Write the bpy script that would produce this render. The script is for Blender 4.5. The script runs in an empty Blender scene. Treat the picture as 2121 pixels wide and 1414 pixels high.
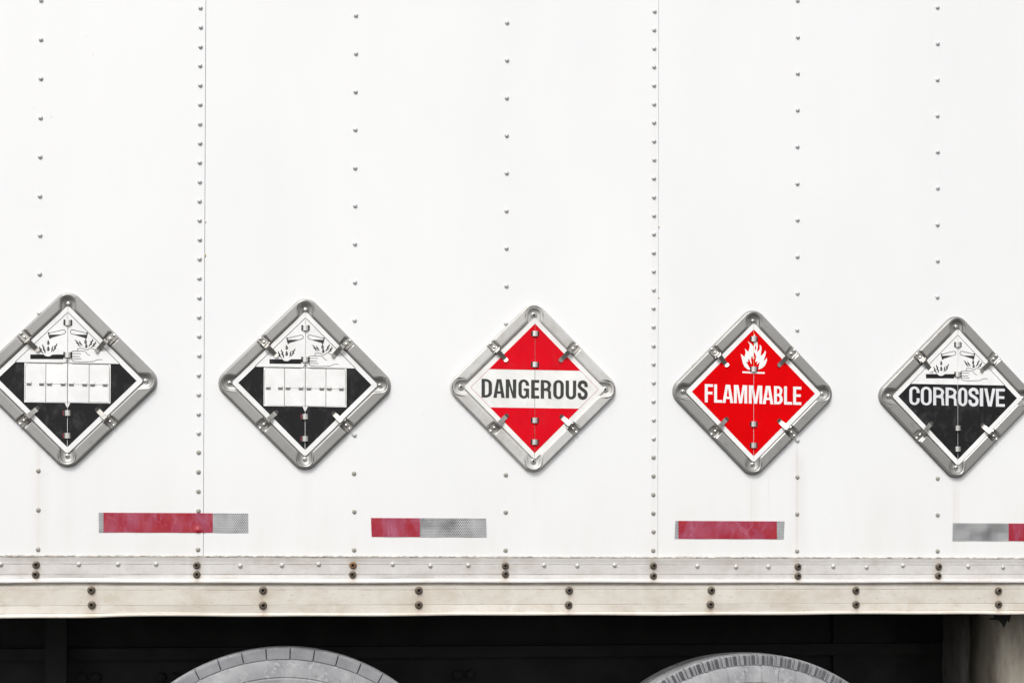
import bpy, bmesh, math, random
from mathutils import Vector, Matrix
from mathutils.geometry import tessellate_polygon
random.seed(7)
PI = math.pi
OZ = 1.312                      # height of the lowest rivet row above the ground
sc = bpy.context.scene
col = sc.collection

# ------------------------------------------------------------ camera, light
cam_d = bpy.data.cameras.new('camera'); cam = bpy.data.objects.new('camera', cam_d); col.objects.link(cam)
cam_d.sensor_fit = 'HORIZONTAL'; cam_d.sensor_width = 36.0
cam_d.lens = 3220.62/2121*36.0; cam_d.shift_y = 381.05/2121
cam_d.clip_start = 0.05; cam_d.clip_end = 1000
R = Matrix(((0.99096504, -0.00408624, -0.13405818), (-0.13409139, -0.00938032, -0.99092457), (0.00279165, 0.99994765, -0.0098435)))
M = R.to_4x4(); M.translation = Vector((0.67499, -4.15201, 0.02494+OZ)); cam.matrix_world = M
sc.camera = cam

SUN_EL, SUN_AZ = math.radians(50), math.radians(-158)     # azimuth from +Y, clockwise seen from above
sd = Vector((math.sin(SUN_AZ)*math.cos(SUN_EL), math.cos(SUN_AZ)*math.cos(SUN_EL), math.sin(SUN_EL)))
sun_d = bpy.data.lights.new('sun', 'SUN'); sun = bpy.data.objects.new('sun', sun_d); col.objects.link(sun)
sun_d.energy = 1.5; sun_d.angle = math.radians(16); sun_d.color = (1.0, 0.98, 0.955)
sun.rotation_euler = sd.to_track_quat('Z', 'Y').to_euler(); sun.location = (0, -5, 8)
w = bpy.data.worlds.new('World'); sc.world = w; w.use_nodes = True
wn = w.node_tree; bg = wn.nodes['Background']
sky = wn.nodes.new('ShaderNodeTexSky'); sky.sky_type = 'NISHITA'; sky.sun_disc = False
sky.sun_elevation = SUN_EL; sky.sun_rotation = SUN_AZ; sky.dust_density = 4.0; sky.air_density = 1.3; sky.ozone_density = 1.0
hs = wn.nodes.new('ShaderNodeHueSaturation'); hs.inputs['Saturation'].default_value = 0.12
wn.links.new(sky.outputs[0], hs.inputs['Color']); wn.links.new(hs.outputs[0], bg.inputs[0])
bg.inputs[1].default_value = 0.15
sc.view_settings.view_transform = 'Standard'; sc.view_settings.look = 'None'
sc.view_settings.exposure = 0.17; sc.view_settings.gamma = 1.0

# ------------------------------------------------------------ materials
class NT:
    def __init__(s, name, rnd=False):
        s.m = bpy.data.materials.new(name); s.m.use_nodes = True
        s.n = s.m.node_tree.nodes; s.l = s.m.node_tree.links; s.b = s.n['Principled BSDF']
        s.tc = s.n.new('ShaderNodeTexCoord').outputs['Object']
        if rnd:
            oi = s.n.new('ShaderNodeObjectInfo'); va = s.n.new('ShaderNodeVectorMath'); va.operation = 'MULTIPLY_ADD'
            s.l.new(oi.outputs['Random'], va.inputs[0]); va.inputs[1].default_value = (7.3, 5.1, 3.7); s.l.new(s.tc, va.inputs[2]); s.tc = va.outputs[0]
    def coord(s, scale=(1, 1, 1), src=None):
        mp = s.n.new('ShaderNodeMapping'); mp.inputs['Scale'].default_value = scale
        s.l.new(src or s.tc, mp.inputs[0]); return mp.outputs[0]
    def noise(s, scale, detail=4, rough=.6, stretch=(1, 1, 1), dist=0):
        t = s.n.new('ShaderNodeTexNoise'); t.inputs['Scale'].default_value = scale; t.inputs['Detail'].default_value = detail
        t.inputs['Roughness'].default_value = rough; t.inputs['Distortion'].default_value = dist
        s.l.new(s.coord(stretch), t.inputs['Vector']); return t.outputs['Fac']
    def ramp(s, f, stops):
        r = s.n.new('ShaderNodeValToRGB'); e = r.color_ramp.elements
        while len(e) < len(stops): e.new(.5)
        for k, (p, c) in enumerate(stops):
            e[k].position = p; e[k].color = (c, c, c, 1) if isinstance(c, (int, float)) else (*c, 1)
        s.l.new(f, r.inputs[0]); return r.outputs[0]
    def math(s, op, a, b=None, c=None):
        m = s.n.new('ShaderNodeMath'); m.operation = op
        for k, v in enumerate((a, b, c)):
            if v is None: continue
            if isinstance(v, (int, float)): m.inputs[k].default_value = v
            else: s.l.new(v, m.inputs[k])
        return m.outputs[0]
    def mix(s, f, a, b, mode='MIX'):
        m = s.n.new('ShaderNodeMix'); m.data_type = 'RGBA'; m.blend_type = mode
        for sock, v in ((m.inputs['Factor'], f), (m.inputs['A'], a), (m.inputs['B'], b)):
            if isinstance(v, (int, float)): sock.default_value = v
            elif isinstance(v, tuple): sock.default_value = (*v, 1)
            else: s.l.new(v, sock)
        return m.outputs['Result']
    def xyz(s, src=None):
        x = s.n.new('ShaderNodeSeparateXYZ'); s.l.new(src or s.tc, x.inputs[0]); return x.outputs
    def set(s, base=None, rough=None, metal=None, bump=None, bstr=.2, bdist=.001, coat=None):
        for nm, v in (('Base Color', base), ('Roughness', rough), ('Metallic', metal)):
            if v is None: continue
            k = s.b.inputs[nm]
            if isinstance(v, tuple): k.default_value = (*v, 1)
            elif isinstance(v, (int, float)): k.default_value = v
            else: s.l.new(v, k)
        if coat: s.b.inputs['Coat Weight'].default_value = coat; s.b.inputs['Coat Roughness'].default_value = .12
        if bump is not None:
            bp = s.n.new('ShaderNodeBump'); bp.inputs['Strength'].default_value = bstr; bp.inputs['Distance'].default_value = bdist
            s.l.new(bump, bp.inputs['Height']); s.l.new(bp.outputs[0], s.b.inputs['Normal'])
        return s.m

def simple(name, c, rough=.5, metal=0., var=.12, scale=60, bump=.15, coat=None):
    t = NT(name); n = t.noise(scale, 5)
    hi = tuple(min(1, x*(1+var)) for x in c); lo = tuple(x*(1-var) for x in c)
    return t.set(t.ramp(n, [(.3, lo), (.7, hi)]), rough, metal, bump=t.noise(scale*4, 3), bstr=bump, bdist=.0005, coat=coat)

# painted aluminium skin: chalky dirt low down and thin run-off streaks under some fasteners (real marks); short patches below the placards mix dirt with painted shadow
t = NT('trailer_white_paint')
X, Y_, Z = t.xyz()[:3]
base = t.ramp(t.noise(2.2, 5, .6, (1, 1, .35)), [(.3, (.782, .784, .788)), (.7, (.822, .824, .828))])
low = t.math('SMOOTHSTEP', 0, 0) if False else None
mr = t.n.new('ShaderNodeMapRange'); mr.interpolation_type = 'SMOOTHSTEP'
mr.inputs['From Min'].default_value = .30; mr.inputs['From Max'].default_value = -.03
t.l.new(Z, mr.inputs['Value'])
dirt = t.math('MULTIPLY', mr.outputs[0], t.ramp(t.noise(5, 6, .65, (1, 1, .25)), [(.35, .0), (.72, .5)]))
base = t.mix(dirt, base, (.70, .675, .62))
STREAK = [(.000, .30, -.02, .010, .30), (.003, .235, -.02, .030, .16), (2.0318, .30, -.02, .006, .45), (2.036, .28, -.02, .028, .20), (1.904, .206, .165, .024, .45), (.683, .209, .17, .020, .28), (.073, .21, .17, .020, .22), (2.491, .202, .16, .020, .28), (1.294, .208, .17, .018, .18), (1.902, .210, .02, .003, .35), (1.906, .205, .05, .022, .16),
          (1.951, .22, .10, .004, .22), (2.4884, .205, -.02, .012, .22), (2.500, .205, -.01, .004, .2), (.4064, .10, -.02, .012, .16), (.8128, .06, -.02, .02, .14), (.073, .21, .0, .03, .08), (1.625, 1.2, -.02, .012, .10), (.684, .21, .05, .025, .10), (1.30, .2, .08, .02, .08), (1.62, .05, -.02, .03, .12)]
acc = None
for (sx, z1, z0, wd, amt) in STREAK:
    d = t.math('DIVIDE', t.math('ABSOLUTE', t.math('SUBTRACT', X, sx)), wd)
    g = t.math('MAXIMUM', t.math('SUBTRACT', 1.0, d), 0.0)
    h = t.math('MINIMUM', t.math('MAXIMUM', t.math('MULTIPLY', t.math('SUBTRACT', z1, Z), 25.0), 0.0), 1.0)
    h = t.math('MULTIPLY', h, t.math('MINIMUM', t.math('MAXIMUM', t.math('ADD', t.math('MULTIPLY', t.math('SUBTRACT', Z, z0), 14.0), .12), 0.0), 1.0))
    v = t.math('MULTIPLY', t.math('MULTIPLY', g, h), amt)
    acc = v if acc is None else t.math('MAXIMUM', acc, v)
acc = t.math('MULTIPLY', acc, t.ramp(t.noise(30, 4, .6, (1, 1, .1)), [(.2, .35), (.7, 1.0)]))
base = t.mix(acc, base, (.50, .41, .32))
spk = t.ramp(t.noise(95, 2, .5), [(.765, 0.), (.80, .5)])
base = t.mix(spk, base, (.45, .43, .40))
M_WHITE = t.set(base, .42, 0, bump=t.noise(6, 4, .5, (1, 1, .5)), bstr=.25, bdist=.002)

def rail_mat(name, a, b, stain, lines, bolts):
    t = NT(name)
    c = t.ramp(t.noise(3.0, 6, .65, (.8, 1, 3)), [(.3, a), (.72, b)])
    st = t.ramp(t.noise(11, 6, .7, (.8, 1, 1.3)), [(.46, 0.), (.72, .75)])
    c = t.mix(st, c, stain)
    sm = t.ramp(t.noise(26, 5, .65, (1, 1, .35)), [(.52, 0.), (.72, .28)])
    c = t.mix(sm, c, (.80, .79, .77))
    sc_ = t.ramp(t.noise(120, 3, .6, (.5, 1, 2)), [(.62, 0.), (.74, .5)])
    c = t.mix(sc_, c, (.33, .29, .25))
    Xr, Yr, Zr = t.xyz()[:3]; gm = None
    for gz, gw in lines:
        d_ = t.math('MAXIMUM', t.math('SUBTRACT', 1.0, t.math('DIVIDE', t.math('ABSOLUTE', t.math('SUBTRACT', Zr, gz)), gw)), 0.0)
        gm = d_ if gm is None else t.math('MAXIMUM', gm, d_)
    hal = None
    for bx_ in bolts:
        d_ = t.math('MAXIMUM', t.math('SUBTRACT', 1.0, t.math('DIVIDE', t.math('ABSOLUTE', t.math('SUBTRACT', Xr, bx_)), .026)), 0.0)
        hal = d_ if hal is None else t.math('MAXIMUM', hal, d_)
    hal = t.math('MULTIPLY', t.math('POWER', hal, 1.6), t.ramp(t.noise(60, 5, .7, (1, 1, .5)), [(.32, .05), (.66, .55)]))
    c = t.mix(hal, c, (.36, .25, .15))
    gm = t.math('MULTIPLY', gm, t.ramp(t.noise(7, 6, .7, (1, 1, 3)), [(.35, .10), (.62, .85)]))
    c = t.mix(gm, c, (.16, .13, .10))
    fl_ = t.ramp(t.noise(210, 3, .6), [(.70, 0.), (.74, .6)])
    c = t.mix(fl_, c, (.20, .16, .12))
    return t.set(c, .5, .15, bump=t.noise(40, 5, .6, (.3, 1, 2)), bstr=.35, bdist=.0008)
M_RAIL1 = rail_mat('upper_rail_weathered_paint', (.60, .575, .55), (.70, .68, .66), (.50, .46, .41), [(-.0385, .0012), (-.0650, .0011), (-.0205, .0025), (-.0745, .0008)], [.4064*k-.002 for k in range(7)])
M_RAIL2 = rail_mat('lower_rail_stained_paint', (.635, .585, .515), (.73, .69, .625), (.50, .43, .34), [(-.1060, .0011), (-.1460, .0011), (-.0915, .0040), (-.1660, .0012)], [.136, .575, .985, 1.392, 1.785, 2.198, 2.615])
M_SEAL = simple('grey_sealant', (.40, .375, .34), .8, 0, .7, 90, .8)
M_SEALY = simple('old_yellow_sealant', (.52, .42, .20), .6, 0, .3, 200, .6)
M_RIV = simple('rivet_aluminium', (.56, .56, .56), .45, .30, .12, 200)
M_RIVD = simple('rivet_dirty_aluminium', (.36, .345, .31), .7, .1, .35, 300)
M_RIVL = simple('rivet_pale_paint', (.56, .55, .52), .4, .35, .2, 300)
M_BOLT = simple('bolt_rusty_brown', (.15, .122, .092), .45, .55, .5, 350, .8)
M_BOLTR = simple('bolt_orange_rust', (.24, .12, .05), .6, .3, .5, 350, .8)
M_WASH = simple('washer_dull_grey', (.26, .235, .205), .4, .7, .3, 300)
M_HOLE = simple('bolt_hollow_black', (.012, .010, .009), .8)
t = NT('stamped_metal_frame', True)
c = t.ramp(t.noise(9, 5, .6), [(.3, (.335, .328, .314)), (.7, (.365, .36, .348))])
c = t.mix(t.ramp(t.noise(38, 5, .7), [(.58, 0.), (.75, .5)]), c, (.15, .135, .115))
c = t.mix(t.ramp(t.noise(60, 4, .7, (1, .08, 1)), [(.60, 0.), (.74, .35)]), c, (.45, .44, .42))
M_FRAME = t.set(c, t.ramp(t.noise(25, 4), [(.3, .30), (.7, .42)]), .62, bump=t.noise(30, 3), bstr=.12, bdist=.0008)
t = NT('chalky_painted_frame', True)
c = t.ramp(t.noise(11, 5, .6), [(.3, (.49, .48, .46)), (.7, (.60, .595, .58))])
c = t.mix(t.ramp(t.noise(34, 6, .7), [(.52, 0.), (.76, .5)]), c, (.33, .28, .21))
M_FRAMEW = t.set(c, .45, .15, bump=t.noise(30, 3), bstr=.15, bdist=.0008)
M_CLIP = simple('spring_steel', (.36, .345, .32), .32, .85, .2, 120, .1)
M_LOOP = simple('dull_loop_metal', (.40, .40, .39), .4, .5, .1, 200, .05)
M_RING = simple('polished_hinge_metal', (.72, .71, .69), .22, .95, .08, 200, .05)
def ink(name, a, b, amt, rough=.46, coat=None, spec=.18):
    t = NT(name, True)
    c = t.ramp(t.noise(14, 3), [(.3, a), (.7, tuple(x*1.15 for x in a))])
    c = t.mix(t.ramp(t.noise(30, 7, .7, (1, .6, 1), .4), [(.50, 0.), (.75, amt)]), c, b)
    c = t.mix(t.ramp(t.noise(20, 6, .75, (1.6, .22, 1), .6), [(.60, 0.), (.74, amt*.7)]), c, b)
    c = t.mix(t.ramp(t.noise(150, 2, .5), [(.72, 0.), (.76, amt)]), c, b)
    t.b.inputs['Specular IOR Level'].default_value = spec
    return t.set(c, t.ramp(t.noise(20, 5), [(.35, rough), (.65, rough+.15)]), 0, bump=t.noise(18, 2), bstr=.06, bdist=.001, coat=coat)
M_PWHITE = ink('placard_white_enamel', (.76, .76, .755), (.55, .53, .49), .25)
M_PCREAM = ink('placard_aged_white', (.74, .735, .715), (.50, .46, .39), .35, .35)
M_RED = ink('placard_red_ink', (.62, .0004, .0018), (.62, .02, .03), .06, spec=.04)
M_RED2 = ink('placard_crimson_ink', (.60, .0006, .0095), (.60, .03, .04), .35, spec=.10)
M_BLACK = ink('placard_black_ink', (.010, .010, .011), (.085, .085, .09), .5, .42)
M_GREY = ink('lettering_faded_black', (.045, .046, .045), (.09, .09, .085), .3)
M_LINE = simple('print_line_black', (.02, .02, .02), .5, 0, .05)
M_PINK = simple('print_thin_red_line', (.45, .05, .09), .5, 0, .1)
M_LETW = ink('lettering_white', (.77, .77, .765), (.6, .6, .6), .3)
M_LETG = ink('lettering_pale_grey', (.66, .66, .68), (.5, .5, .52), .4)
M_YEL = simple('flame_edge_yellow', (.75, .38, .06), .5, 0, .1)

t = NT('red_reflective_tape', True)
c = t.ramp(t.noise(14, 7, .65, (1.3, 1, .55), .8), [(.32, (.34, .003, .010)), (.48, (.34, .014, .034)), (.62, (.36, .065, .12)), (.82, (.50, .22, .32))])
cr = t.math('ABSOLUTE', t.math('SUBTRACT', t.noise(17, 2, .5, (1, 1, .45), .4), .5))
c = t.mix(t.ramp(cr, [(.0, .22), (.006, 0.)]), c, (.62, .30, .40))
c = t.mix(t.ramp(t.noise(34, 6, .7, (.6, 1, 1), .6), [(.60, 0.), (.72, .6)]), c, (.34, .010, .03))
c = t.mix(t.ramp(t.noise(150, 3, .6), [(.70, 0.), (.76, .8)]), c, (.70, .55, .60))
M_TRED = t.set(c, t.ramp(t.noise(18, 5), [(.3, .25), (.7, .5)]), .05, bump=t.noise(12, 5, .6), bstr=.35, bdist=.002, coat=.4)
t = NT('silver_reflective_tape')
A = .0053
X, Y_, Z = t.xyz()[:3]
def lattice(ox):
    fx = t.math('SUBTRACT', t.math('FRACT', t.math('ADD', t.math('DIVIDE', X, A), 40+ox)), .5)
    fz = t.math('SUBTRACT', t.math('FRACT', t.math('ADD', t.math('DIVIDE', Z, A*1.55), 40+ox)), .5)
    fz = t.math('MULTIPLY', fz, 1.55)
    return t.math('SQRT', t.math('ADD', t.math('MULTIPLY', fx, fx), t.math('MULTIPLY', fz, fz)))
dd = t.math('MINIMUM', lattice(0), lattice(.5))
dots = t.math('LESS_THAN', dd, t.ramp(t.noise(16, 5, .6), [(.35, .27), (.65, .44)]))
c = t.ramp(t.noise(12, 5, .6), [(.3, (.44, .445, .45)), (.7, (.62, .625, .63))])
c = t.mix(t.math('MULTIPLY', dots, t.ramp(t.noise(14, 5, .6), [(.3, .35), (.62, .95)])), c, (.055, .055, .06))
M_TSIL = t.set(c, .35, .25, bump=dd, bstr=.2, bdist=.0004)
M_TEDGE = simple('tape_edge_grey', (.42, .42, .42), .5, 0)
M_BLACKST = simple('chassis_black_paint', (.011, .011, .0112), .75, 0, .85, 7, .5)
M_BODY = simple('body_core_white', (.7, .7, .7), .6)
t = NT('dusty_tyre_rubber')
c = t.ramp(t.noise(9, 6, .65, (1, 1, 1), .5), [(.28, (.19, .19, .20)), (.5, (.29, .29, .30)), (.75, (.43, .43, .44))])
c = t.mix(t.ramp(t.noise(45, 5, .7), [(.55, 0.), (.75, .55)]), c, (.13, .13, .14))
c = t.mix(t.ramp(t.noise(26, 7, .75, (1, 1, 1), 1.5), [(.56, 0.), (.62, .45)]), c, (.50, .50, .51))
M_TYRE = t.set(c, .75, 0, bump=t.noise(70, 5, .6), bstr=.5, bdist=.001)
t = NT('dusty_tyre_blocks')
c = t.ramp(t.noise(16, 6, .65), [(.3, (.19, .19, .205)), (.7, (.28, .28, .295))])
M_TYREB = t.set(c, .8, 0, bump=t.noise(90, 4), bstr=.5, bdist=.001)
M_SLIT = simple('tyre_slit_dark', (.075, .075, .08), .9)
M_RIM = simple('steel_wheel_rim', (.30, .30, .31), .5, .4)
t = NT('dirty_galvanised_sheet')
c = t.ramp(t.noise(5, 6, .7, (2.5, 2.5, .5)), [(.3, (.22, .19, .15)), (.5, (.42, .38, .31)), (.75, (.66, .61, .52))])
c = t.mix(t.ramp(t.noise(60, 5, .7, (1, 1, .4)), [(.6, 0.), (.75, .6)]), c, (.10, .085, .07))
M_SHEET = t.set(c, .6, .2, bump=t.noise(60, 5, .6, (1, 1, .4)), bstr=.5, bdist=.001)
t = NT('pleat_painted_shade')  # dark colour painted in as the shade on the side box's left pleats
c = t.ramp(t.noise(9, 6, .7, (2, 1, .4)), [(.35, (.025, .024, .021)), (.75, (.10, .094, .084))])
M_PLEATSH = t.set(c, .8, 0, bump=t.noise(60, 4), bstr=.4, bdist=.001)
t = NT('asphalt'); c = t.ramp(t.noise(60, 6, .7), [(.3, (.035, .035, .036)), (.7, (.07, .069, .066))])
M_ASPH = t.set(c, .9, 0, bump=t.noise(140, 4), bstr=.6, bdist=.004)

# ------------------------------------------------------------ object helpers
def mesh(name, vs, fs, mats, mi=None, smooth=False):
    me = bpy.data.meshes.new(name); me.from_pydata([tuple(v) for v in vs], [], fs)
    for m in (mats if isinstance(mats, (list, tuple)) else [mats]): me.materials.append(m)
    if mi: me.polygons.foreach_set('material_index', mi)
    if smooth: me.polygons.foreach_set('use_smooth', [True]*len(me.polygons))
    me.update(); return me
def link(name, me, parent=None, loc=(0, 0, 0), rot=(0, 0, 0), **props):
    o = bpy.data.objects.new(name, me); col.objects.link(o); o.parent = parent
    o.location = loc; o.rotation_euler = rot
    for k, v in props.items(): o[k] = v
    return o
def empty(name, loc=(0, 0, 0), rot=(0, 0, 0), parent=None, **props):
    o = link(name, None, parent, loc, rot, **props); o.empty_display_size = .1; return o
def fixnormals(me):
    bm = bmesh.new(); bm.from_mesh(me); bmesh.ops.recalc_face_normals(bm, faces=bm.faces); bm.to_mesh(me); bm.free(); return me
def autosmooth(me, deg=35):
    me.polygons.foreach_set('use_smooth', [True]*len(me.polygons))
    me.set_sharp_from_angle(angle=math.radians(deg)); return me
def box(name, x0, x1, y0, y1, z0, z1, mat):
    vs = [(x, y, z) for x in (x0, x1) for y in (y0, y1) for z in (z0, z1)]
    fs = [(0, 1, 3, 2), (4, 6, 7, 5), (0, 4, 5, 1), (2, 3, 7, 6), (0, 2, 6, 4), (1, 5, 7, 3)]
    return mesh(name, vs, fs, mat)
def lathe(name, prof, mats, seg=16, mids=None):
    """prof: (radius, height along local z) from the rim to the axis"""
    vs, fs, mi = [], [], []
    for r, h in prof:
        if r <= 0: vs.append((0, 0, h)); continue
        for k in range(seg): a = 2*PI*k/seg; vs.append((r*math.cos(a), r*math.sin(a), h))
    idx = 0
    for j in range(len(prof)-1):
        r1 = prof[j+1][0]
        for k in range(seg):
            k2 = (k+1) % seg
            if r1 > 0: fs.append((idx+k, idx+k2, idx+seg+k2, idx+seg+k))
            else: fs.append((idx+k, idx+k2, idx+seg))
            mi.append(mids[j] if mids else 0)
        idx += seg
    return autosmooth(mesh(name, vs, fs, mats, mi), 40)
def dome(name, r, h, mat, seg=16, base=0):
    n = 4; pr = [(r, base-.001), (r, base)]
    for k in range(1, n+1): a = PI/2*k/n; pr.append((r*math.cos(a) if k < n else 0, base+h*math.sin(a)))
    return lathe(name, pr, mat, seg)
def poly(name, loops, mat, h, thick=0.0, z0=0.0):
    """flat filled outline (first loop outside, others holes) at height h; with thick>0 it has side walls down"""
    vs = [Vector((x, y, 0)) for lp in loops for x, y in lp]
    tris = tessellate_polygon([[Vector((x, y, 0)) for x, y in lp] for lp in loops])
    out = [(v.x, v.y, h) for v in vs]; fs = []
    for a, b, c in tris:
        n = (vs[b]-vs[a]).cross(vs[c]-vs[a]).z
        if abs(n) < 1e-14: continue
        fs.append((a, b, c) if n > 0 else (a, c, b))
    if thick:
        N = len(out); out += [(v.x, v.y, h-thick) for v in vs]; i = 0
        for lp in loops:
            n = len(lp); ar = sum(lp[k][0]*lp[(k+1) % n][1]-lp[(k+1) % n][0]*lp[k][1] for k in range(n))
            ccw = (ar > 0) == (lp is loops[0])
            for k in range(n):
                a, b = i+k, i+(k+1) % n
                fs.append((a, a+N, b+N, b) if ccw else (a, b, b+N, a+N))
            i += n
    return mesh(name, out, fs, mat)
def joinmeshes(name, mes):
    bm = bmesh.new(); mats = []
    for me in mes:
        base = len(bm.faces)
        for m in me.materials:
            if m not in mats: mats.append(m)
        bm.from_mesh(me); bm.faces.ensure_lookup_table()
        for f in bm.faces[base:]: f.material_index = mats.index(me.materials[f.material_index])
    out = bpy.data.meshes.new(name)
    for m in mats: out.materials.append(m)
    bm.to_mesh(out); bm.free(); return out
def clip(pts, a, b, c):
    """keep the part of a polygon where a*x+b*y<=c"""
    out = []
    for k in range(len(pts)):
        p, q = pts[k], pts[(k+1) % len(pts)]
        dp, dq = a*p[0]+b*p[1]-c, a*q[0]+b*q[1]-c
        if dp <= 0: out.append(p)
        if (dp < 0 < dq) or (dq < 0 < dp):
            s = dp/(dp-dq); out.append((p[0]+(q[0]-p[0])*s, p[1]+(q[1]-p[1])*s))
    return out
def arc(cx, cy, rx, ry, a0, a1, n=8):
    return [(cx+rx*math.cos(math.radians(a0+(a1-a0)*k/n)), cy+ry*math.sin(math.radians(a0+(a1-a0)*k/n))) for k in range(n+1)]
def rdiamond(S, r, n=7):
    d = S-r*math.sqrt(2); out = []
    for k in range(4):
        a = k*90; out += arc(d*math.cos(math.radians(a)), d*math.sin(math.radians(a)), r, r, a-45, a+45, n)
    return out
def ribbon(pts, wd, closed=False, taper=None):
    n = len(pts); L, Rr = [], []
    for k in range(n):
        p = Vector(pts[k]); a = Vector(pts[(k-1) % n if closed else max(k-1, 0)]); b = Vector(pts[(k+1) % n if closed else min(k+1, n-1)])
        d = (b-a).normalized(); nn = Vector((-d.y, d.x))
        d1 = (p-a); d2 = (b-p)
        cs = 1
        if d1.length > 1e-9 and d2.length > 1e-9: cs = max(.5, math.sqrt(max(.1, (1+d1.normalized().dot(d2.normalized()))/2)))
        ww = wd*(taper(k/(n-1)) if taper else 1)/2/cs
        L.append(tuple(p+nn*ww)); Rr.append(tuple(p-nn*ww))
    return L, Rr
def strip(name, pts, wd, mat, h, closed=False, taper=None):
    L, Rr = ribbon(pts, wd, closed, taper); n = len(pts)
    vs = [(x, y, h) for x, y in L]+[(x, y, h) for x, y in Rr]
    fs = [(k, n+k, n+(k+1) % n, (k+1) % n) for k in range(n if closed else n-1)]
    return mesh(name, vs, fs, mat)
def spline(P, n=6):
    out = []
    for k in range(len(P)-1):
        p0, p1, p2, p3 = P[max(k-1, 0)], P[k], P[k+1], P[min(k+2, len(P)-1)]
        for j in range(n):
            s = j/n
            out.append(tuple(.5*((2*p1[i])+(-p0[i]+p2[i])*s+(2*p0[i]-5*p1[i]+4*p2[i]-p3[i])*s*s+(-p0[i]+3*p1[i]-3*p2[i]+p3[i])*s**3) for i in (0, 1)))
    return out+[tuple(P[-1])]

# ------------------------------------------------------------ ground
g = link('ground', mesh('ground', [(-150, -150, 0), (150, -150, 0), (150, 150, 0), (-150, 150, 0)], [(0, 1, 2, 3)], M_ASPH), kind='structure')

# ------------------------------------------------------------ trailer
trailer = empty('semi_trailer', (0, 0, OZ), label='long white box trailer with riveted side panels, double bottom rail and dusty wheels', category='trailer')
XL, XR, ZT = -1.6, 4.2, 2.55
# panels: each laps over the next one to its right
def panel(x0, x1, wf):
    n = 24; vs = []; fs = []
    body = box('side_panel', x0, x1, -wf, .012, -.03, ZT, M_WHITE)
    return link('side_panel', body, trailer)
P1, W1, P2, W2, P3, W3 = None, .0036, None, .0018, None, .0
P1 = panel(XL, .4190, W1); P2 = panel(.4200, 1.6373, W2); P3 = panel(1.6384, XR, W3)
body = link('cargo_body', box('cargo_body', XL, XR, .014, 2.55, -.165, ZT, M_BODY), trailer)

CEN = [(.0730, .4389), (.6829, .4375), (1.2935, .4366), (1.9042, .4345), (2.4912, .4312)]
def hidden(x, z):
    return any(abs(x-a)+abs(z-b) < .236 for a, b in CEN)
TAPES = [(.1523, .5354, .0443, .0957), (.8586, 1.1667, .0348, .0853), (1.6861, 1.9945, .0320, .0813), (2.4824, 2.80, .0286, .0784)]
def undertape(x, z): return any(a-.002 < x < b+.002 and c-.002 < z < d+.0005 for a, b, c, d in TAPES)
r_clean = dome('rivet', .0062, .0050, M_RIV, 20); r_dirty = dome('rivet', .0062, .0042, M_RIVD, 20); r_pale = dome('rivet', .0062, .0046, M_RIVL, 20)
FR = (PI/2, 0, 0)
def rivet(par, x, z, wf, me):
    link('rivet', me, par, (x+random.uniform(-.0006, .0006), -wf+.0002, z+random.uniform(-.0006, .0006)), (PI/2, random.uniform(-.08, .08), random.uniform(-.05, .05)))
for i in range(7):
    x = i*.4064
    par, wf = (P1, W1) if i <= 1 else ((P2, W2) if i <= 4 else (P3, W3))
    dense = i in (1, 4); step = .0508 if dense else .1016; k = 0
    while k*step < 1.66:
        z = k*step; k += 1
        if hidden(x, z) or undertape(x, z): continue
        rivet(par, x, z, wf, r_dirty if z < .26 else r_clean)
# rails, lofted along x so that the lips can wander slightly
def loft(name, prof, x0, x1, nx, mat, fn, parent):
    vs, fs = [], []; m = len(prof)
    for i in range(nx+1):
        x = x0+(x1-x0)*i/nx
        for (z, wv) in prof:
            dz, dw = fn(x, z); vs.append((x, -(wv+dw), z+dz))
    for i in range(nx):
        for j in range(m-1):
            a = i*m+j; fs.append((a, a+1, a+m+1, a+m))
    me = mesh(name, vs, fs, mat); fixnormals(me)
    return link(name, autosmooth(me, 28), parent)
def groove(z, w0, d=.0007): return [(z+.0010, w0), (z+.0003, w0-d), (z-.0003, w0-d), (z-.0010, w0)]
up = [(-.0190, .0), (-.0190, .0066), (-.0200, .0078), (-.0265, .0080), (-.0290, .0072)]+groove(-.0385, .0074)+groove(-.0650, .0074)+[(-.0760, .0076), (-.0795, .0092), (-.0815, .0122), (-.0835, .0135), (-.0865, .0135), (-.0880, .0125), (-.0884, .0100), (-.0884, .0)]
def wob(x, z):
    a = .0006*math.sin(x*5.1+1)+.0004*math.sin(x*13.7)
    if z > -.075: return (-.0015*(x-1.2)/1.4 if z > -.03 else -.001*(x-1.2)/1.4, .0003*math.sin(x*9))
    return (a-.0009*(x-1.2)/1.4, .0008*math.sin(x*7+z*30))
rail1 = loft('upper_rail', up, XL, XR, 220, M_RAIL1, wob, trailer)
lo = [(-.0850, .0040), (-.0880, .0062)]+groove(-.1060, .0062, .0005)+groove(-.1460, .0062, .0005)+[(-.1655, .0064), (-.1680, .0085), (-.1692, .0118), (-.1705, .0128), (-.1732, .0128), (-.1748, .0118), (-.1756, .0090), (-.1756, -.06)]
def wob2(x, z):
    if z > -.16: return (-.001*(x-1.2)/1.4, .0003*math.sin(x*4))
    sag = -.0032/(1+math.exp((x-.17)/.018)) + .0008*math.sin(x*6.3)+.0005*math.sin(x*17+2)-.0012*math.exp(-((x-2.62)/.05)**2)
    return (sag-.0009*(x-1.2)/1.4, .0012*math.sin(x*5+2))
rail2 = loft('lower_rail', lo, XL, XR, 260, M_RAIL2, wob2, trailer)
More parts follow.
